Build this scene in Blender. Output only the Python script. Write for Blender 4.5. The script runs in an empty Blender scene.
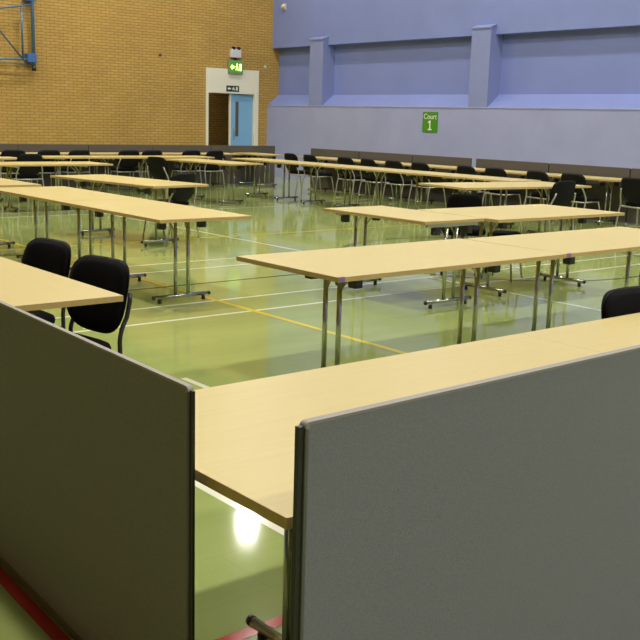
import bpy, bmesh, math, random
from mathutils import Vector, Matrix
random.seed(7)
PI = math.pi
C = bpy.context.scene.collection
S = bpy.context.scene

# ------------------------------------------------------------------ materials
def mat(name, col, rough=.5, metal=0., spec=.5, noise=0., nscale=30., bump=0., emit=None, estr=0.):
    m = bpy.data.materials.new(name); m.use_nodes = True
    nt = m.node_tree; b = nt.nodes['Principled BSDF']
    b.inputs['Base Color'].default_value = (*col, 1)
    b.inputs['Roughness'].default_value = rough
    b.inputs['Metallic'].default_value = metal
    b.inputs['Specular IOR Level'].default_value = spec
    if emit:
        b.inputs['Emission Color'].default_value = (*emit, 1); b.inputs['Emission Strength'].default_value = estr
    if noise or bump:
        tc = nt.nodes.new('ShaderNodeTexCoord'); nz = nt.nodes.new('ShaderNodeTexNoise')
        nz.inputs['Scale'].default_value = nscale; nz.inputs['Detail'].default_value = 4
        nt.links.new(tc.outputs['Object'], nz.inputs['Vector'])
        if noise:
            r = nt.nodes.new('ShaderNodeValToRGB')
            r.color_ramp.elements[0].position = .3; r.color_ramp.elements[1].position = .7
            r.color_ramp.elements[0].color = (*[c*(1-noise) for c in col], 1)
            r.color_ramp.elements[1].color = (*[min(1, c*(1+noise)) for c in col], 1)
            nt.links.new(nz.outputs['Fac'], r.inputs['Fac']); nt.links.new(r.outputs['Color'], b.inputs['Base Color'])
        if bump:
            bp = nt.nodes.new('ShaderNodeBump'); bp.inputs['Strength'].default_value = bump; bp.inputs['Distance'].default_value = .002
            nt.links.new(nz.outputs['Fac'], bp.inputs['Height']); nt.links.new(bp.outputs['Normal'], b.inputs['Normal'])
    return m

def wood_mat(name, c0, c1, rough):
    m = mat(name, c0, rough); nt = m.node_tree; b = nt.nodes['Principled BSDF']
    tc = nt.nodes.new('ShaderNodeTexCoord'); mp = nt.nodes.new('ShaderNodeMapping')
    mp.inputs['Scale'].default_value = (1.5, 24, 24)
    nz = nt.nodes.new('ShaderNodeTexNoise'); nz.inputs['Scale'].default_value = 2.2; nz.inputs['Detail'].default_value = 6
    r = nt.nodes.new('ShaderNodeValToRGB')
    r.color_ramp.elements[0].position = .3; r.color_ramp.elements[0].color = (*c0, 1)
    r.color_ramp.elements[1].position = .7; r.color_ramp.elements[1].color = (*c1, 1)
    nt.links.new(tc.outputs['Object'], mp.inputs['Vector']); nt.links.new(mp.outputs['Vector'], nz.inputs['Vector'])
    nt.links.new(nz.outputs['Fac'], r.inputs['Fac']); nt.links.new(r.outputs['Color'], b.inputs['Base Color'])
    return m

def brick_mat(name, a, b_, mortar, bump=.5):
    m = mat(name, a, .85); nt = m.node_tree; b = nt.nodes['Principled BSDF']
    tc = nt.nodes.new('ShaderNodeTexCoord'); sx = nt.nodes.new('ShaderNodeSeparateXYZ'); cx = nt.nodes.new('ShaderNodeCombineXYZ')
    ad = nt.nodes.new('ShaderNodeMath'); ad.operation = 'ADD'
    nt.links.new(tc.outputs['Object'], sx.inputs[0])
    nt.links.new(sx.outputs['X'], ad.inputs[0]); nt.links.new(sx.outputs['Y'], ad.inputs[1])
    nt.links.new(ad.outputs[0], cx.inputs['X']); nt.links.new(sx.outputs['Z'], cx.inputs['Y'])
    br = nt.nodes.new('ShaderNodeTexBrick')
    br.inputs['Color1'].default_value = (*a, 1); br.inputs['Color2'].default_value = (*b_, 1); br.inputs['Mortar'].default_value = (*mortar, 1)
    br.inputs['Scale'].default_value = 1; br.inputs['Mortar Size'].default_value = .008; br.inputs['Mortar Smooth'].default_value = .2
    br.inputs['Brick Width'].default_value = .215; br.inputs['Row Height'].default_value = .066
    nt.links.new(cx.outputs[0], br.inputs['Vector'])
    nz = nt.nodes.new('ShaderNodeTexNoise'); nz.inputs['Scale'].default_value = .9; nz.inputs['Detail'].default_value = 5
    nt.links.new(tc.outputs['Object'], nz.inputs['Vector'])
    mr = nt.nodes.new('ShaderNodeMapRange'); mr.inputs['To Min'].default_value = .78; mr.inputs['To Max'].default_value = 1.18
    nt.links.new(nz.outputs['Fac'], mr.inputs['Value'])
    mx = nt.nodes.new('ShaderNodeVectorMath'); mx.operation = 'SCALE'
    nt.links.new(br.outputs['Color'], mx.inputs[0]); nt.links.new(mr.outputs[0], mx.inputs['Scale'])
    nt.links.new(mx.outputs[0], b.inputs['Base Color'])
    bp = nt.nodes.new('ShaderNodeBump'); bp.invert = True; bp.inputs['Strength'].default_value = bump; bp.inputs['Distance'].default_value = .006
    nt.links.new(br.outputs['Fac'], bp.inputs['Height']); nt.links.new(bp.outputs['Normal'], b.inputs['Normal'])
    return m

def floor_mat():
    m = mat('green sports floor', (.33, .37, .105), .17, spec=.5); nt = m.node_tree; b = nt.nodes['Principled BSDF']
    tc = nt.nodes.new('ShaderNodeTexCoord')
    br = nt.nodes.new('ShaderNodeTexBrick')
    br.inputs['Color1'].default_value = (.335, .405, .13, 1); br.inputs['Color2'].default_value = (.325, .39, .125, 1); br.inputs['Mortar'].default_value = (.318, .382, .12, 1)
    br.inputs['Scale'].default_value = 1; br.inputs['Mortar Size'].default_value = .004; br.inputs['Brick Width'].default_value = 1.2; br.inputs['Row Height'].default_value = .3
    nt.links.new(tc.outputs['Object'], br.inputs['Vector'])
    nz = nt.nodes.new('ShaderNodeTexNoise'); nz.inputs['Scale'].default_value = 1.3; nz.inputs['Detail'].default_value = 6
    mp = nt.nodes.new('ShaderNodeMapping'); mp.inputs['Scale'].default_value = (1, 4, 1)
    nt.links.new(tc.outputs['Object'], mp.inputs['Vector']); nt.links.new(mp.outputs[0], nz.inputs['Vector'])
    mr = nt.nodes.new('ShaderNodeMapRange'); mr.inputs['To Min'].default_value = .88; mr.inputs['To Max'].default_value = 1.12
    nt.links.new(nz.outputs['Fac'], mr.inputs['Value'])
    mx = nt.nodes.new('ShaderNodeVectorMath'); mx.operation = 'SCALE'
    nt.links.new(br.outputs['Color'], mx.inputs[0]); nt.links.new(mr.outputs[0], mx.inputs['Scale'])
    nt.links.new(mx.outputs[0], b.inputs['Base Color'])
    r2 = nt.nodes.new('ShaderNodeMapRange'); r2.inputs['To Min'].default_value = .05; r2.inputs['To Max'].default_value = .1
    nt.links.new(nz.outputs['Fac'], r2.inputs['Value']); nt.links.new(r2.outputs[0], b.inputs['Roughness'])
    return m

WOOD = wood_mat('pale beech laminate', (.56, .452, .172), (.585, .475, .186), .38)
EDGE = wood_mat('brown beech edging', (.47, .33, .12), (.53, .38, .15), .4)
CHROME = mat('chrome tube', (.46, .47, .44), .2, 1.)
SILVER = mat('silver grey painted tube', (.5, .48, .42), .35, .7)
DARKTUBE = mat('dark grey painted tube', (.035, .035, .035), .3, .3)
BLACKPL = mat('black plastic', (.012, .012, .012), .4)
FABRIC = mat('black chair fabric', (.007, .0066, .0072), .95, spec=.06, noise=.25, nscale=160, bump=.3)
SHELL = mat('black chair shell', (.006, .006, .006), .6, spec=.15)
SCREEN = mat('charcoal screen fabric', (.235, .242, .255), .95, spec=.15, noise=.10, nscale=260, bump=.3)
SCREEN_DIM = mat('dimmed brown grey screen fabric', (.105, .094, .084), .95, spec=.1, noise=.10, nscale=200, bump=.3)  # brown-grey cloth, its colour darkened because the far screens get less light
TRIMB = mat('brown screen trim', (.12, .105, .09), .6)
TRIM = mat('grey plastic screen trim', (.30, .28, .26), .55)
ENDTRIM = mat('olive grey screen end', (.12, .118, .095), .6)
FLOOR = floor_mat()
LINEW = mat('white court line', (.78, .78, .62), .1)
LINEY = mat('yellow court line', (.75, .6, .05), .1)
LINER = mat('red court line', (.5, .03, .025), .1)
LINEK = mat('black court line', (.05, .055, .03), .1)
BRICK = brick_mat('yellow brick', (.51, .32, .080), (.45, .275, .066), (.26, .16, .042))
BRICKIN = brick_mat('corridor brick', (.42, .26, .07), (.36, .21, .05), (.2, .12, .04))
BLUE = mat('blue painted wall', (.195, .245, .53), .6, noise=.04, nscale=1.2)
LAV = mat('lavender grey painted wall', (.335, .362, .585), .6, noise=.05, nscale=1.5)
PILAS = mat('grey blue painted pier', (.225, .265, .51), .6, noise=.04, nscale=1.5)
WHITE = mat('dark grey roof lining', (.16, .16, .15), .8)
DOORFR = mat('cream gloss paint', (.78, .74, .62), .4)
DOORBL = mat('sky blue door paint', (.2, .42, .68), .4)
GLASSD = mat('dim wired glass', (.10, .085, .05), .12)
SIGNG = mat('green sign', (.06, .26, .01), .5)
SIGND = mat('dark green sign', (.012, .05, .018), .5)
SIGNW = mat('white sign print', (.8, .8, .74), .5)
LITG = mat('lit green exit panel', (.05, .22, .02), .4, emit=(.12, .5, .03), estr=.3)
LITW = mat('lit pale exit symbol', (.8, .9, .4), .4, emit=(.75, 1., .22), estr=2.2)
CASE = mat('pale grey case', (.6, .6, .62), .4)
HOOPB = mat('blue painted steel', (.04, .12, .34), .4)
HOOPT = mat('teal grey steel tube', (.075, .16, .27), .35, .3)
PURPLE = mat('purple sticker', (.24, .16, .34), .4)
LAMPH = mat('lamp housing', (.5, .5, .5), .4, .6)
LAMP = mat('lamp glow', (1, 1, 1), .5, emit=(1., .955, .86), estr=470)

# ------------------------------------------------------------------ mesh helpers
class MB:
    def __init__(s): s.bm = bmesh.new()
    def box(s, lo, hi, bev=0., mi=0, M=None, seg=2):
        t = bmesh.new()
        bmesh.ops.create_cube(t, size=1)
        lo = Vector(lo); hi = Vector(hi)
        for v in t.verts: v.co = Vector(((v.co[i]+.5)*(hi[i]-lo[i])+lo[i]) for i in range(3))
        if bev: bmesh.ops.bevel(t, geom=t.edges[:], offset=bev, segments=seg, profile=.5, affect='EDGES')
        return s._merge(t, mi, M)
    def _merge(s, t, mi=0, M=None, smooth=False):
        if M is not None: bmesh.ops.transform(t, matrix=M, verts=t.verts)
        vm = {v: s.bm.verts.new(v.co) for v in t.verts}
        for f in t.faces:
            nf = s.bm.faces.new([vm[v] for v in f.verts]); nf.material_index = mi; nf.smooth = smooth or f.smooth
        t.free(); return s
    def tube(s, pts, r, n=10, mi=0, caps=True, flat=1.):
        pts = [Vector(p) for p in pts]; rings = []
        up = None
        for i, p in enumerate(pts):
            if i == 0: d = pts[1]-p
            elif i == len(pts)-1: d = p-pts[i-1]
            else: d = (pts[i+1]-p).normalized()+(p-pts[i-1]).normalized()
            d.normalize()
            if up is None:
                up = Vector((0, 0, 1)) if abs(d.z) < .9 else Vector((0, 1, 0))
            a = d.cross(up); a.normalize(); b = a.cross(d); b.normalize(); up = b
            rr = r[i] if isinstance(r, (list, tuple)) else r
            rings.append([s.bm.verts.new(p+a*math.cos(2*PI*k/n)*rr*flat+b*math.sin(2*PI*k/n)*rr) for k in range(n)])
        for i in range(len(rings)-1):
            for k in range(n):
                f = s.bm.faces.new((rings[i][k], rings[i+1][k], rings[i+1][(k+1) % n], rings[i][(k+1) % n])); f.smooth = True; f.material_index = mi
        if caps:
            for rg in (rings[0][::-1], rings[-1]):
                f = s.bm.faces.new(rg); f.material_index = mi
        return s
    def prism(s, poly, plane, lo, hi, mi=0):
        # poly in 2D; plane 'xz' extrudes along y, 'xy' along z, 'yz' along x
        def P(a, b, c): return {'xz': (a, c, b), 'xy': (a, b, c), 'yz': (c, a, b)}[plane]
        A = [s.bm.verts.new(P(a, b, lo)) for a, b in poly]; B = [s.bm.verts.new(P(a, b, hi)) for a, b in poly]
        n = len(poly)
        for f in [A[::-1], B] + [[A[i], A[(i+1) % n], B[(i+1) % n], B[i]] for i in range(n)]:
            s.bm.faces.new(f).material_index = mi
        return s
    def quad(s, pts, mi=0):
        s.bm.faces.new([s.bm.verts.new(p) for p in pts]).material_index = mi; return s
    def build(s, name, mats, parent=None, fix=True):
        if fix: bmesh.ops.recalc_face_normals(s.bm, faces=s.bm.faces[:])
        me = bpy.data.meshes.new(name); s.bm.to_mesh(me); s.bm.free()
        for m in (mats if isinstance(mats, (list, tuple)) else [mats]): me.materials.append(m)
        o = bpy.data.objects.new(name, me); C.objects.link(o)
        if parent: o.parent = parent
        return o

def arc(p0, p1, p2, n=6):
    p0, p1, p2 = map(Vector, (p0, p1, p2))
    return [p0*(1-t)**2+p1*2*t*(1-t)+p2*t*t for t in [i/n for i in range(n+1)]]

def thing(name, label, cat, loc=(0, 0, 0), rz=0., group=None):
    o = bpy.data.objects.new(name, None); C.objects.link(o); o.empty_display_size = .2
    o.location = loc; o.rotation_euler = (0, 0, rz)
    return tag(o, label, cat, group)
def tag(o, label, cat, group=None):
    o['label'] = label; o['category'] = cat
    if group: o['group'] = group
    return o
def struct(o): o['kind'] = 'structure'; return o
def children(o): return [c for c in C.objects if c.parent == o]
def copy_tree(o, parent=None):
    c = o.copy(); C.objects.link(c); c.parent = parent
    for ch in list(children(o)): copy_tree(ch, c)
    return c

# ------------------------------------------------------------------ room
XL, XR, YF, YB, ZC = -4.5, 16.07, -8., 22., 9.3
fl = MB(); fl.quad([(XL-.1, YF-.1, 0), (XR+.6, YF-.1, 0), (XR+.6, YB+2.2, 0), (XL-.1, YB+2.2, 0)])
Z1 = .0012
def hline(y, x0, x1, w, mi, z=Z1): fl.quad([(x0, y-w/2, z), (x1, y-w/2, z), (x1, y+w/2, z), (x0, y+w/2, z)], mi)
def vline(x, y0, y1, w, mi, z=Z1): fl.quad([(x-w/2, y0, z), (x+w/2, y0, z), (x+w/2, y1, z), (x-w/2, y1, z)], mi)
hline(6.84, 2.1, 15., .04, 1); hline(6.315, 2.1, 15., .04, 1)
hline(8.44, 2.1, 15., .04, 1); hline(8.895, 2.1, 15., .04, 1)
hline(13.95, 2.1, 15., .04, 1); hline(14.55, 2.1, 15., .04, 1)
hline(0.6, 2.1, 15., .04, 1); hline(2.205, -3, 15., .048, 3, .0016)
vline(7.03, 0.6, 6.84, .04, 1, .0014); vline(7.12, 8.44, 14.55, .04, 1, .0014)
vline(2.105, .6, 6.84, .045, 1, .0014); vline(2.955, .6, 4.83, .04, 1, .0014)
vline(4.51, 2.2, 16., .05, 2, .0018); hline(10.61, 2., 15., .05, 2, .0018)
fl.quad([(1.128-.0225+(y-3)*.033+dx, y, .002) for y, dx in ((-3., 0), (-3., .045), (18., .045), (18., 0))], 3)
hline(7.637, 1.13, 15.4, .028, 4, .0022)
n = 96
for i in range(n):
    a0, a1 = 2*PI*i/n, 2*PI*(i+1)/n
    q = [(8.9+r*math.cos(a), 7.6+r*math.sin(a), .0024) for r, a in ((1.81, a0), (1.838, a0), (1.838, a1), (1.81, a1))]
    fl.quad(q, 4)
struct(fl.build('floor', [FLOOR, LINEW, LINEY, LINER, LINEK]))

# brick wall with door opening
DX0, DX1, DZ = 14.19, 15.64, 2.13
w = MB()
w.box((XL-.2, YB, 0), (DX0-.07, YB+.25, ZC)); w.box((DX1+.13, YB, 0), (XR+.6, YB+.25, ZC)); w.box((DX0-.07, YB, 2.75), (DX1+.13, YB+.25, ZC))
struct(w.build('wall_back', BRICK))
# corridor beyond the door
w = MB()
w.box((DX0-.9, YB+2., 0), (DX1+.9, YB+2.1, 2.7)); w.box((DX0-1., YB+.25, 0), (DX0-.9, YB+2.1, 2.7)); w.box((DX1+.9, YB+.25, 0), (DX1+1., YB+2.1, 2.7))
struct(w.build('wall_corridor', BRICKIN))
struct(MB().box((DX0-1., YB+.25, 2.7), (DX1+1., YB+2.1, 2.8)).build('ceiling_corridor', WHITE))
cl = thing('corridor_fill_lamp', 'unseen lamp added to brighten the corridor beyond the open doorway', 'lamp', (DX0+.2, YB+1.1, 2.66))  # added fill light, out of view, brightens the corridor interior
MB().box((-.2, -.2, 0), (.2, .2, .04), .01).build('housing', LAMPH, cl)
MB().box((-.17, -.17, -.02), (.17, .17, .0)).build('diffuser', mat('corridor fill glow', (1, 1, 1), .5, emit=(1, .85, .6), estr=26.), cl)
# door 1: frame, header panel and two leaves
d = MB()
d.box((DX0-.07, YB-.03, 0), (DX0, YB+.2, 2.75), .006); d.box((DX1, YB-.03, 0), (DX1+.13, YB+.2, 2.75), .006)
d.box((DX0, YB-.025, DZ), (DX1, YB+.2, 2.75), .004)
door = struct(d.build('door_1', DOORFR))
lf = MB(); lx = DX0+.74
lf.box((lx, YB+.06, .01), (DX1-.005, YB+.105, DZ-.01), .003)
leaf = lf.build('door_leaf', DOORBL, door)
MB().box((lx+.155, YB+.052, 1.03), (lx+.25, YB+.062, 1.93), .002).build('vision_panel', GLASSD, leaf)
MB().box((lx-.03, YB+.045, .01), (lx+.005, YB+.11, DZ-.01), .003).build('meeting_stile', DOORFR, leaf)
MB().tube([(lx+.09, YB+.055, .95), (lx+.09, YB+.02, .97), (lx+.09, YB+.02, 1.2), (lx+.09, YB+.055, 1.22)], .011).build('pull_handle', CHROME, leaf)
l2 = MB().box((DX0+.005, YB+.22, .01), (DX0+.05, YB+.93, DZ-.01), .003).build('door_leaf', DOORBL, door)

# blue wall
w = MB()
w.box((XR, YF-.1, 0), (XR+.6, YB, 1.848))
struct(w.build('wall_right', LAV))
w = MB()
w.prism([(XR+.001, 1.848), (XR+.6, 1.848), (XR+.6, 2.15), (XR+.38, 2.15), (XR+.001, 1.868)], 'xz', YF-.1, YB)
w.box((XR+.38, YF-.1, 2.1), (XR+.6, YB, 3.5)); w.box((XR+.15, YF-.1, 3.36), (XR+.6, YB, ZC))
struct(w.build('wall_right_upper', BLUE))
struct(MB().box((XR-.012, YF-.1, 1.848), (XR+.02, YB-.02, 1.872), .003).build('trim_1', LAV))
for i, (y0, y1) in enumerate(((19.67, 20.2), (14.20, 14.73), (8.8, 9.26), (3.33, 3.79))):
    p = MB(); p.prism([(XR-.004, 1.845), (XR+.40, 1.845), (XR+.40, 3.5), (XR+.16, 3.56), (XR-.004, 3.49)], 'xz', y0, y1)
    p.prism([(XR-.025, 3.475), (XR+.16, 3.545), (XR+.16, 3.572), (XR-.025, 3.502)], 'xz', y0-.015, y1+.015)
    struct(p.build('trim_%d' % (i+2), PILAS))
struct(MB().box((XL-.2, YF-.1, 0), (XL, YB, ZC)).build('wall_left', brick_mat('brick left', (.3, .18, .05), (.26, .15, .04), (.16, .09, .03))))
struct(MB().box((XL-.2, YF-.2, 0), (XR+.6, YF, ZC)).build('wall_front', LAV))
struct(MB().box((XL-.2, YF-.2, ZC), (XR+.6, YB+.2, ZC+.15)).build('ceiling', WHITE))

# ------------------------------------------------------------------ lamps
def make_lamp():
    r = thing('high_bay_lamp', 'round metal high-bay lamp hanging from the hall ceiling', 'lamp', group='high-bay lamps under the hall ceiling')
    prof = [(.06, .42), (.1, .4), (.12, .2), (.3, .03), (.31, 0.), (.29, .0), (.27, .03), (.1, .19)]
    m = MB(); nn = 24; rings = []
    for rr, z in prof: rings.append([m.bm.verts.new((rr*math.cos(2*PI*k/nn), rr*math.sin(2*PI*k/nn), z)) for k in range(nn)])
    for i in range(len(rings)-1):
        for k in range(nn):
            m.bm.faces.new((rings[i][k], rings[i][(k+1) % nn], rings[i+1][(k+1) % nn], rings[i+1][k])).smooth = True
    m.bm.faces.new(rings[0])
    m.build('reflector', LAMPH, r)
    m = MB(); m.bm.faces.new([m.bm.verts.new((.2*math.cos(-2*PI*k/nn), .2*math.sin(-2*PI*k/nn), .05)) for k in range(nn)])
    m.build('lamp_lens', LAMP, r, fix=False)
    MB().tube([(0, 0, .4), (0, 0, ZC-8.5)], .01).build('suspension_rod', CHROME, r)
    return r
LAMP_POS = [(x, y) for x in (2.0, 5.9, 9.8, 13.7) for y in (-4.7, 1.3, 7.3, 13.3, 19.3)]
lp = make_lamp()
for i, (x, y) in enumerate(LAMP_POS):
    o = lp if i == 0 else copy_tree(lp)
    o.location = (x, y, 8.5)

# ------------------------------------------------------------------ folding tables
def make_table(L, W, ia, ib, label, x, y, rot, group=None, sticker=False, H=.73):
    r = thing('folding_table', label, 'table', (x, y, 0), math.radians(rot), group)
    T = .026
    t = bmesh.new(); bmesh.ops.create_cube(t, size=1)
    for v in t.verts: v.co = Vector((v.co.x*L, v.co.y*W, v.co.z*T+H-T/2))
    bmesh.ops.bevel(t, geom=[e for e in t.edges if abs(e.verts[0].co.z-e.verts[1].co.z) > .01], offset=.003, segments=2, profile=.5, affect='EDGES')
    bmesh.ops.bevel(t, geom=[e for e in t.edges if e.calc_length() > .3 and e.verts[0].co.z > H-.001 and e.verts[1].co.z > H-.001], offset=.0008, segments=1, affect='EDGES')
    t.normal_update()
    m = MB(); m._merge(t)
    m.bm.normal_update()
    for f in m.bm.faces: f.material_index = 0 if f.normal.z > .9 else 1
    m.build('tabletop', [WOOD, EDGE], r)
    zt = H-T
    for sgn, ins in ((-1, ia), (1, ib)):
        bx = sgn*(L/2-ins); inw = -sgn
        m = MB(); m.box((bx-.02, -min(.3, W/2-.06), zt-.03), (bx+.02, min(.3, W/2-.06), zt), .004)
        lf = m.build('leg_frame', SILVER, r)
        fy = .165 if sticker else (.225 if H < .72 else .26)
        for c in (-.06, .06):
            MB().tube([(bx, c, .05), (bx, c, zt-.02)], .0148, 12).build('column', CHROME, lf)
            MB().tube(arc((bx, c, .54), (bx+inw*.03, c, .64), (bx+inw*.14, c*1.6, zt-.008)), .007, 8).build('brace', SILVER, lf)
        MB().tube([(bx, -fy, .05), (bx, fy, .05)], .0165, 14).build('foot', CHROME, lf)
        for e in (-1, 1):
            MB().tube([(bx, e*fy, .05), (bx, e*(fy+.014), .05)], .017, 14).build('foot_cap', BLACKPL, lf)
            MB().tube([(bx, e*(fy-.05), 0), (bx, e*(fy-.05), .036)], .016, 10).build('glide', BLACKPL, lf)
            by = e*min(.19, W/2-.12)
            MB().box((bx-.03, by-.03, zt-.095), (bx+.03, by+.03, zt-.028), .005).build('bracket', BLACKPL, lf)
    if sticker:
        MB().box((-L/2+.004, -W/2-.002, H-T), (-L/2+.042, -W/2+.012, H+.0008)).build('sticker', PURPLE, r)
    return r

TABLES = [
 # L, W, inset a, inset b, x, y, rot, label
 (1.845, .924, .415, .39, 2.0775, 1.952, 0, 'beech folding table nearest the camera, its end showing between the two near grey screens'),
 (1.845, .924, .39, .39, 3.923, 1.952, 0, 'beech folding table behind the right near screen, a lone chair behind it'),
 (1.885, .90, .35, .38, 4.14, 4.205, 0.5, 'beech folding table mid-floor with a purple sticker on its front left corner'),
 (1.86, .87, .36, .42, 6.022, 4.203, 0, 'beech folding table joined to the right end of the mid-floor stickered table'),
 (1.80, .86, .39, .32, 4.24, 7.47, 90, 'beech folding table at the near end of the left long run, end towards camera'),
 (1.72, .86, .35, .37, 4.24, 9.24, 90, 'beech folding table at the far end of the left long run'),
 (1.83, .88, .4, .4, 1.60, 4.75, 90, 'beech folding table at far left edge with two black chairs tucked along its right side'),
 (1.30, .72, .04, .12, 6.04, 6.25, 90, 'short beech folding table set crosswise at the left of the pair behind the mid-floor row'),
 (1.75, 1.0, .4, .22, 7.29, 5.93, -1.5, 'wide beech folding table at the right of the pair behind the mid-floor row'),
 (1.83, .88, .4, .4, 4.11, 11.32, 90, 'beech table corner at left edge, just past the far end of the left long run'),
 (2.10, .82, .4, .4, 5.86, 10.9, 98, 'beech table behind the left long run, a rounded black chair at its right side'),
 (1.95, .86, .4, .4, 6.57, 14.90, 0, 'beech folding table third from the brick wall at left, chair legs showing beneath it'),
 (1.80, .70, .4, .4, 6.00, 16.75, 0, 'beech table at left edge, second row from the brick wall, left of a chair'),
 (1.80, .70, .4, .4, 8.30, 17.15, 0, 'left beech table of the joined pair in the second row from the brick wall'),
 (1.80, .70, .4, .4, 10.10, 17.15, 0, 'right beech table of the joined pair in the second row from the brick wall'),
 (1.89, .66, .4, .4, 7.95, 18.62, 0, 'leftmost beech table against the grey screens below the brick wall'),
 (1.89, .66, .4, .4, 9.85, 18.62, 0, 'middle beech table against the grey screens below the brick wall'),
 (1.89, .66, .4, .4, 11.75, 18.62, 0, 'beech table against the grey screens left of the open doorway'),
 (1.25, .65, .25, .25, 13.25, 18.48, 90, 'beech table in the far corner below the blue door'),
 (1.90, .80, .4, .4, 9.92, 15.24, 96, 'beech table standing alone left of the long far run, end towards camera'),
 (1.77, .70, .4, .4, 11.47, 10.19, 90, 'nearest beech table of the long far run along the blue wall'),
 (1.77, .70, .4, .4, 11.47, 11.965, 90, 'second nearest beech table of the long far run along the blue wall'),
 (1.77, .70, .4, .4, 11.47, 13.74, 90, 'third nearest beech table of the long far run along the blue wall'),
 (1.77, .70, .4, .4, 11.47, 15.515, 90, 'farthest beech table of the long far run parallel to the blue wall, below the doorway'),
 (1.60, .68, .35, .35, 13.55, 9.76, 90, 'beech table against the blue wall screens at far right, beside the rightmost chair'),
 (1.60, .68, .35, .35, 13.55, 11.365, 90, 'beech table against the blue wall screens, second from the right'),
 (1.60, .68, .35, .35, 13.55, 12.97, 90, 'beech table against the blue wall screens below the green court sign'),
 (1.60, .68, .35, .35, 13.55, 14.575, 90, 'beech table against the blue wall screens just left of the green court sign'),
 (1.60, .68, .35, .35, 13.55, 16.18, 90, 'leftmost beech table against the blue wall screens, near the far corner'),
 (2.25, .95, .4, .4, 10.42, 8.78, -7, 'beech folding table right of centre behind the swivel chair, a black chair at its front'),
]
for i, (L, W, a, b, x, y, rot, lab) in enumerate(TABLES):
    make_table(L, W, a, b, lab, x, y, rot, sticker=i in (2, 3), H=.712 if i < 2 else .73)

# ------------------------------------------------------------------ chairs
def back_outline(t):
    # rounded top, taper to a soft round bottom; returns x,z offsets (half width 1, height -1..1)
    c, s = math.cos(t), math.sin(t)
    if s >= 0: e = .42
    else: e = .72
    return (abs(c)**e*(1 if c >= 0 else -1), abs(s)**(.5 if s >= 0 else .8)*(1 if s >= 0 else -1))
def back_mesh(hw, hz, zc, y0, curve, lean, t_front, t_back, mi=0):
    m = MB(); N = 40; R = 7
    def P(fx, fz, side, k):
        x = fx*hw; z = fz*hz
        th = (t_front if side > 0 else -t_back)*max(0., 1-k**3.2)**.6
        return (x, y0+curve*(fx*fx)+th-lean*z, zc+z)
    for side in (1, -1):
        prev = None; cen = m.bm.verts.new(P(0, 0, side, 0))
        for j in range(1, R+1):
            k = j/R
            ring = [m.bm.verts.new(P(back_outline(2*PI*i/N)[0]*k, back_outline(2*PI*i/N)[1]*k, side, k)) for i in range(N)]
            for i in range(N):
                q = (i+1) % N
                f = m.bm.faces.new((cen, ring[i], ring[q])) if prev is None else m.bm.faces.new((prev[i], ring[i], ring[q], prev[q]))
                f.smooth = True
            prev = ring
    bmesh.ops.remove_doubles(m.bm, verts=m.bm.verts[:], dist=1e-5)
    return m
def seat_mesh(hw, d0, d1, z0, z1):
    m = MB(); N = 40; rings = []
    def sq(t, e): 
        c, s = math.cos(t), math.sin(t)
        return (abs(c)**e*(1 if c >= 0 else -1), abs(s)**e*(1 if s >= 0 else -1))
    for k, z in ((.90, z0), (.985, z0+.012), (1., (z0+z1)/2), (.97, z1-.012), (.86, z1), (.45, z1-.004), (.05, z1-.008)):
        rings.append([m.bm.verts.new((sq(2*PI*i/N, .45)[0]*hw*k*(1+.05*sq(2*PI*i/N, .45)[1]), (d0+d1)/2+sq(2*PI*i/N, .45)[1]*(d1-d0)/2*k, z)) for i in range(N)])
    for a, b in zip(rings, rings[1:]):
        for i in range(N): m.bm.faces.new((a[i], a[(i+1) % N], b[(i+1) % N], b[i])).smooth = True
    m.bm.faces.new(rings[0][::-1]); m.bm.faces.new(rings[-1]).smooth = True
    return m
def make_chair(tube_m, label, group=None):
    r = thing('stacking_chair', label, 'chair', group=group)
    dz = .035 if tube_m is DARKTUBE else 0.
    seat_mesh(.225, -.19, .23, .405-dz, .465-dz).build('seat', FABRIC, r)
    bk = back_mesh(.228, .178, .642-.35*dz, -.232, .03, .22, .03, .004).build('backrest', FABRIC, r)
    back_mesh(.234, .184, .642-.35*dz, -.245, .03, .22, .004, .014).build('back_shell', SHELL, bk)
    for sx in (-1, 1):
        MB().tube([(sx*.235, .235, .0), (sx*.215, .185, .30)] + arc((sx*.205, .165, .38-dz), (sx*.2, .155, .405-dz), (sx*.19, .13, .402-dz), 4), .011, 9).build('leg', tube_m, r)
        MB().tube([(sx*(.24-dz), -.275+2.5*dz, .0), (sx*(.238-dz), -.225+.8*dz, .30)] + arc((sx*(.235-dz), -.2, .40), (sx*(.236-dz), -.19, .47), (sx*(.222-dz), -.232-.6*dz, .54), 5) + [(sx*.2, -.262, .62), (sx*.19, -.272, .66)], .0115, 9).build('leg', tube_m, r)
        MB().tube([(sx*.232, -.205+dz, .395-dz), (sx*.2, .15, .398-dz)], .010, 8).build('side_rail', tube_m, r)
    MB().tube([(-.232, -.2+dz, .392-dz), (.232, -.2+dz, .392-dz)], .010, 8).build('crossbar', tube_m, r)
    MB().tube([(-.2, .14, .392-dz), (.2, .14, .392-dz)], .010, 8).build('crossbar', tube_m, r)
    return r

PROTO = {}
def place_chair(kind, x, y, face, label, group=None, sc=1.):
    """face: heading in degrees of the direction the sitter looks, 0 = +X, 90 = +Y; x,y is the seat centre."""
    m = DARKTUBE if kind == 'dark' else SILVER
    if kind not in PROTO: PROTO[kind] = o = make_chair(m, label)
    else: o = copy_tree(PROTO[kind])
    o.location = (x, y, 0); o.rotation_euler = (0, 0, math.radians(face-90)); o.scale = (sc, sc, sc)
    o['label'] = label
    if group: o['group'] = group
    return o

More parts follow.
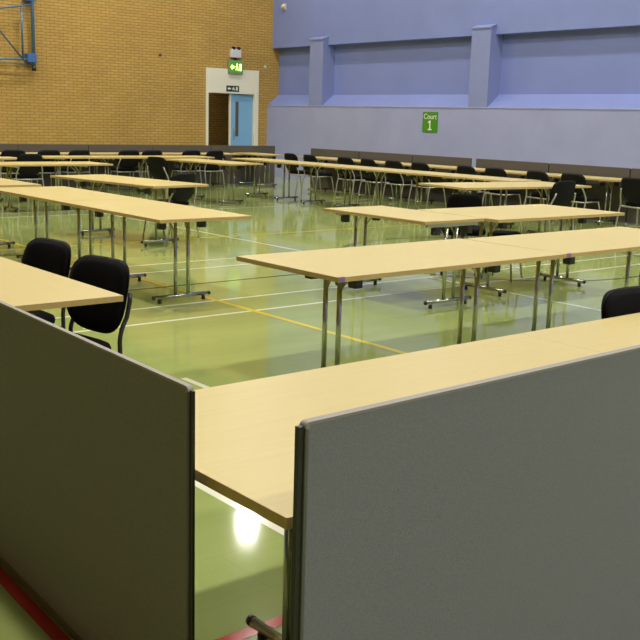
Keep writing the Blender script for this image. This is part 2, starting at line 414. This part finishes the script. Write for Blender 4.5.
G6 = 'chairs along the blue wall tables'
G1 = 'chairs along the brick wall tables'
place_chair('dark', 1.985, 4.37, 190, 'nearer of two black chairs tucked at the left edge table, by its front corner')
place_chair('dark', 2.055, 5.15, 188, 'farther of two black chairs tucked at the left edge table')
place_chair('dark', 3.82, 2.215, 268, 'black chair back rising behind the near beech table at the right edge')
place_chair('silver', 6.44, 10.86, 106, 'black rounded chair tucked at the right side of the table behind the left long run')
place_chair('silver', 10.74, 8.30, 88, 'black chair standing in front of the table right of centre, its back covering the edge')
place_chair('silver', 8.84, 15.0, 15, 'black chair set apart left of the lone table, its back slanting, second row from wall')
BL = ['black chair in the far corner against bare lavender wall, left of two', 'black chair by the first screen of the blue wall, right of the corner chair',
      'third chair from the far corner along the blue wall', 'fourth chair from the far corner along the blue wall',
      'fifth chair from the far corner, left of the green court sign', 'chair directly below the green court sign by the blue wall',
      'chair just left of the gap between blue wall screens', 'chair just right of the gap between blue wall screens',
      'chair behind the angled chair by the blue wall screens', 'second chair from the right along the blue wall', 'rightmost chair, at the right edge by the blue wall, silver legs showing']
for k, px in enumerate([16.36, 15.72, 14.64, 13.96, 13.28, 12.59, 11.48, 10.85, 9.97, 9.30, 8.22]):
    place_chair('silver', 12.82, px, random.uniform(-5, 5), BL[k], G6)
TL = ['leftmost chair along the brick wall screens', 'second chair from the left along the brick wall screens', 'third chair from the left along the brick wall screens',
      'fourth chair from the left along the brick wall screens', 'fifth chair from left along the brick wall screens, behind the chair set apart', 'sixth chair from left along the brick wall screens, left of the large chair back',
      'chair with large dark back in front of screens left of the doorway']
for k, (px, py) in enumerate([(7.25, 17.98), (7.92, 17.98), (8.53, 18.0), (9.62, 18.0), (10.14, 18.0), (11.05, 18.0), (11.55, 17.9)]):
    place_chair('silver', px, py, 90+random.uniform(-5, 5), TL[k], G1)
place_chair('silver', 6.83, 16.32, 92, 'black chair between the two tables of the second row from the brick wall, at left')
# swivel chair
def swivel(x, y, face, label):
    r = thing('swivel_chair', label, 'chair', (x, y, 0), math.radians(face-90))
    seat_mesh(.24, -.22, .24, .41, .48).build('seat', FABRIC, r)
    b = back_mesh(.175, .17, .665, -.26, .03, .12, .03, .012).build('backrest', FABRIC, r)
    MB().tube(arc((0, -.1, .40), (0, -.33, .38), (0, -.285, .6), 8), .02, 8, flat=1.6).build('back_stem', BLACKPL, r)
    MB().tube([(0, 0, .1), (0, 0, .25)], .03, 12).tube([(0, 0, .25), (0, 0, .41)], .016, 12).build('gas_column', BLACKPL, r)
    for k in range(5):
        a = 2*PI*k/5+.3
        leg = MB().tube([(0, 0, .12), (.15*math.cos(a), .15*math.sin(a), .105), (.29*math.cos(a), .29*math.sin(a), .075)], [.026, .022, .016], 10).build('base_arm', BLACKPL, r)
        cx, cy = .29*math.cos(a), .29*math.sin(a)
        t = Vector((-math.sin(a), math.cos(a), 0))*.02; c = Vector((cx, cy, .03))
        MB().tube([c-t, c+t], .03, 14).build('castor', BLACKPL, leg)
    return r
swivel(7.51, 6.87, 45, 'black swivel chair with five-star base behind the central table pair')

# backless stool under the wide table
st = thing('stool', 'black padded stool seat showing beneath the wide central table', 'stool', (7.64, 6.42, 0), math.radians(20))
seat_mesh(.145, -.145, .145, .40, .47).build('seat', FABRIC, st)
for a in (45, 135, 225, 315):
    c, q = math.cos(math.radians(a)), math.sin(math.radians(a))
    MB().tube([(c*.22, q*.22, 0), (c*.15, q*.15, .41)], .011, 9).build('leg', SILVER, st)
# ------------------------------------------------------------------ screens
def make_screen(L, H0, H1, label, x, y, rot, group=None, T=.022, feet=True):
    SCREEN_, TRIM_, ENDT_ = (SCREEN_DIM, TRIMB, TRIMB) if group else (SCREEN, TRIM, ENDTRIM)
    """local X along the length from 0 to L, local Y 0..T thickness"""
    r = thing('partition_screen', label, 'screen', (x, y, 0), math.radians(rot), group)
    m = MB(); m.box((.008, .001, H0), (L-.008, T-.001, H1-.005), .002); m.build('fabric_panel', SCREEN_, r)
    # top trim with rounded corners
    m = MB(); rr = .012
    pts = [Vector((rr*1.0*(1-math.cos(a)), T/2, H1-rr+rr*math.sin(a))) for a in [i*PI/2/5 for i in range(6)]]
    poly = [(p.x, p.z) for p in pts] + [(L-p.x, p.z) for p in reversed(pts)] + [(L-.009, H1-rr-.003), (L-.012, H1-.006), (.012, H1-.006), (.009, H1-rr-.003)]
    m.prism(poly, 'xz', 0, T); m.build('top_trim', TRIM_, r)
    for x0, x1, s in ((0, .009, 0), (L-.009, L, 1)):
        e = MB().box((x0, 0, H0), (x1, T, H1-rr-.002), .002).build('end_trim', ENDT_, r)
        g = e
        if s == 0: MB().box((-.013, .004, H0), (.001, T-.004, H1-.008)).build('seal_strip', BLACKPL, g)
        else: MB().box((L-.001, .008, H0), (L+.013, T-.004, H1-.008)).build('seal_strip', BLACKPL, g)
    MB().box((0, 0, H0-.02), (L, T, H0+.012), .003).build('bottom_trim', ENDT_, r)
    if feet:
        for fx in (.25, L-.25):
            f = MB(); f.box((fx-.03, -.16+T/2, 0), (fx+.03, .16+T/2, .012), .004); f.tube([(fx, T/2, .012), (fx, T/2, H0-.018)], .012, 10)
            f.build('foot', DARKTUBE, r)
    return r
make_screen(1.62, .022, .919, 'near dark grey fabric screen filling the lower left, seen at an angle', 1.135, 1.812, 88.3, T=.014, feet=False)
make_screen(1.42, .022, .945, 'near grey fabric screen filling the lower right in front of the beech table', 1.1210, 1.3938, 1.15, T=.02, feet=False)
bx = [6.42, 7.97, 9.5, 11.01, 12.56, 14.36]
BLAB = ['leftmost grey screen below the brick wall, cut by left edge', 'second grey screen from left below the brick wall', 'third grey screen from left below the brick wall', 'fourth grey screen from left below the brick wall', 'grey screen standing in front of the open doorway, rightmost below the brick wall']
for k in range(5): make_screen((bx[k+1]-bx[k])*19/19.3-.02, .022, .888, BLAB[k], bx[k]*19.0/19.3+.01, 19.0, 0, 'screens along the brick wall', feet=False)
by = [(17.99, 16.32), (16.31, 14.66), (14.65, 13.05), (12.92, 11.2), (11.19, 9.53), (9.52, 7.9)]
RLAB = ['grey brown screen farthest along the blue wall, nearest the corner', 'second grey brown screen from the far corner along the blue wall', 'grey brown screen left of the narrow gap, below the green court sign', 'grey brown screen right of the narrow gap along the blue wall', 'second grey brown screen from the right edge along the blue wall', 'grey brown screen at the right edge along the blue wall']
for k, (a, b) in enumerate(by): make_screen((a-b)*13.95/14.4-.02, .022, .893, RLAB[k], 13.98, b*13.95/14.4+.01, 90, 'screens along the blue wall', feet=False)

# ------------------------------------------------------------------ wall fittings
def text(body, size, name, m, loc, rot, parent, ext=.001):
    cu = bpy.data.curves.new(name, 'FONT'); cu.body = body; cu.size = size; cu.align_x = 'CENTER'; cu.align_y = 'CENTER'; cu.extrude = ext
    o = bpy.data.objects.new(name, cu); C.objects.link(o)
    dg = bpy.context.evaluated_depsgraph_get(); dg.update()
    me = bpy.data.meshes.new_from_object(o.evaluated_get(dg))
    bpy.data.objects.remove(o); me.materials.clear(); me.materials.append(m)
    q = bpy.data.objects.new(name, me); C.objects.link(q); q.location = loc; q.rotation_euler = rot; q.parent = parent
    return q
# court sign on the blue wall: local frame x along -Y
cs = thing('court_sign', 'green sign reading Court 1 on the lavender lower wall', 'sign', (XR, 15.83, 1.535), -PI/2)
MB().box((-.235, -.012, -.225), (.235, 0, .225), .004).build('panel', SIGNG, cs)
text('Court', .165, 'lettering', SIGNW, (0, -.014, .118), (PI/2, 0, 0), cs)
MB().prism([(-.06, -.175), (.06, -.175), (.06, -.148), (.02, -.148), (.02, .035), (-.012, .035), (-.06, .005), (-.06, -.028), (-.016, -.008), (-.016, -.148), (-.06, -.148)], 'xz', -.0145, -.012).build('numeral', SIGNW, cs)

# running-man exit pictures as polygons on the xz plane (y front = 0)
def exit_marks(parent, m, w, h, y):
    g = MB()
    a = -w*.3
    g.prism([(a-.17*w, 0), (a-.02*w, .3*h), (a-.02*w, .12*h), (a+.14*w, .12*h), (a+.14*w, -.12*h), (a-.02*w, -.12*h), (a-.02*w, -.3*h)], 'xz', y-.002, y)
    g.build('arrow', m, parent)
    g = MB(); b = w*.08
    g.prism([(b-.01*w+.045*h*math.cos(t)*2, .27*h+.09*h*math.sin(t)) for t in [2*PI*i/12 for i in range(12)]], 'xz', y-.002, y)
    g.prism([(b-.06*w, .15*h), (b+.05*w, .15*h), (b+.07*w, -.08*h), (b+.14*w, -.3*h), (b+.08*w, -.34*h), (b+.0*w, -.12*h), (b-.1*w, -.32*h), (b-.15*w, -.26*h), (b-.05*w, -.04*h), (b-.06*w, .05*h), (b-.12*w, -.02*h), (b-.15*w, .03*h)], 'xz', y-.002, y)
    g.build('running_figure', m, parent)
    MB().prism([(w*.27, -.34*h), (w*.43, -.34*h), (w*.43, .34*h), (w*.27, .34*h)], 'xz', y-.002, y).build('doorway_symbol', m, parent)
ls = thing('lit_exit_sign', 'lit green exit box sign with running figure above the doorway', 'sign', (14.99, YB, 2.80))
MB().box((-.22, -.09, -.17), (.22, -.001, .17), .008).build('housing', mat('grey green sign housing', (.22, .30, .17), .4), ls)
MB().box((-.195, -.095, -.135), (.195, -.088, .135)).build('panel', LITG, ls)
exit_marks(ls, LITW, .38, .26, -.0955)
ex = thing('exit_sign', 'small dark green exit sign on the cream panel over the doorway', 'sign', (14.93, YB-.026, 2.255))
MB().box((-.2, -.008, -.075), (.2, 0, .075), .002).build('panel', SIGND, ex)
exit_marks(ex, SIGNW, .36, .13, -.009)
em = thing('emergency_light', 'pale twin-spot emergency light on the brick above the lit exit sign', 'light', (14.99, YB, 3.06))
MB().box((-.155, -.1, -.02), (.155, -.001, .2), .012).build('case', CASE, em)
for sx in (-.08, .08):
    m = MB(); m.tube([(sx, -.05, .2), (sx, -.05, .22)], .012, 8); m.tube([(sx, -.03, .235), (sx, -.11, .215)], [.03, .042], 14)
    m.build('spot_head', BLACKPL, em)
MB().tube([(0, -.05, -.09), (0, -.05, -.02)], .03, 10).build('bracket', BLACKPL, em)
s = MB(); s.tube([(0, 0, 0), (0, -.012, 0)], .045, 16); s.tube([(0, -.012, 0), (0, -.035, 0)], [.04, .022], 16)
o = tag(s.build('call_point', CASE), 'tiny white round fitting on the brick right of the doorway', 'fitting'); o.location = (15.98, YB, 2.86)
s = MB(); s.tube([(0, 0, 0), (0, -.02, 0)], .035, 12); s.tube([(0, -.02, 0), (0, -.06, .0)], .018, 12)
o = tag(s.build('wall_bolt', mat('rust brown metal', (.08, .03, .015), .6)), 'small dark bolt stub alone on the brick wall left of the doorway', 'bolt'); o.location = (12.78, YB, 2.976)
se = thing('motion_sensor', 'small white sensor with yellowish lens high on the blue wall by the corner', 'sensor', (XR+.15, 21.48, 4.39))
MB().box((-.03, -.06, -.08), (0, .06, .08), .008).build('back_plate', CASE, se)
MB().tube([(-.03, 0, .02), (-.1, 0, -.01)], [.06, .045], 14).build('sensor_head', mat('ivory lens', (.75, .68, .45), .4), se)

# wall-mounted basketball goal frame (folded against the brick wall)
hp = thing('basketball_goal_frame', 'blue steel tube frame of a wall-mounted basketball goal at the upper left on brick', 'frame', (9.45, YB, 0))
MB().tube([(0, -.16, 2.42), (0, -.16, 5.4)], .04, 14).build('upright', HOOPT, hp)
for z in (2.7, 4.02):
    MB().box((-.16, -.21, z-.1), (.05, -.001, z+.1), .01).build('wall_bracket', HOOPB, hp)
MB().tube([(0, -.16, 2.42), (0, -.16, 2.52)], .05, 12).build('end_cap', BLACKPL, hp)
MB().tube([(-.27, -.2, 2.66), (-.27, -.2, 3.80)], .022, 10).build('frame_tube', HOOPT, hp)
MB().tube([(0, -.16, 3.86), (-.27, -.2, 3.80), (-2.4, -.32, 3.4)], .018, 10).build('frame_tube', HOOPT, hp)
MB().tube([(0, -.16, 2.66), (-.27, -.2, 2.66), (-2.4, -.32, 2.57)], .02, 10).build('frame_tube', HOOPT, hp)
MB().tube([(-.27, -.2, 2.66), (-1.75, -.27, 4.3)], .016, 10).build('frame_tube', HOOPT, hp)
MB().tube([(.03, -.1, 2.54), (-2.4, -.12, 2.64)], .016, 10).build('stay_bar', SILVER, hp)
MB().tube([(-2.4, -.32, 2.6), (-2.4, -.32, 3.8)], .022, 10).build('frame_tube', HOOPT, hp)

# ------------------------------------------------------------------ camera, view
cam = bpy.data.cameras.new('camera'); co = bpy.data.objects.new('camera', cam); C.objects.link(co)
yaw, pit, rol = .6892521, .19958596, .02816246
cam.sensor_width = 36; cam.lens = 986.44/640*36; cam.clip_start = .05; cam.clip_end = 100
fwd = Vector((math.sin(yaw)*math.cos(pit), math.cos(yaw)*math.cos(pit), -math.sin(pit)))
right = Vector((math.cos(yaw), -math.sin(yaw), 0)); up = right.cross(fwd)
r2 = right*math.cos(rol)+up*math.sin(rol); u2 = up*math.cos(rol)-right*math.sin(rol)
Rm = Matrix((r2, u2, -fwd)).transposed().to_4x4()
co.matrix_world = Matrix.Translation((0, 0, 1.506)) @ Rm
S.camera = co
wd = bpy.data.worlds.new('world'); S.world = wd; wd.use_nodes = True
wd.node_tree.nodes['Background'].inputs[0].default_value = (.5, .5, .5, 1); wd.node_tree.nodes['Background'].inputs[1].default_value = .05
S.view_settings.view_transform = 'Standard'; S.view_settings.look = 'None'; S.view_settings.gamma = 1; S.view_settings.use_curve_mapping = False
S.view_settings.exposure = 0.0
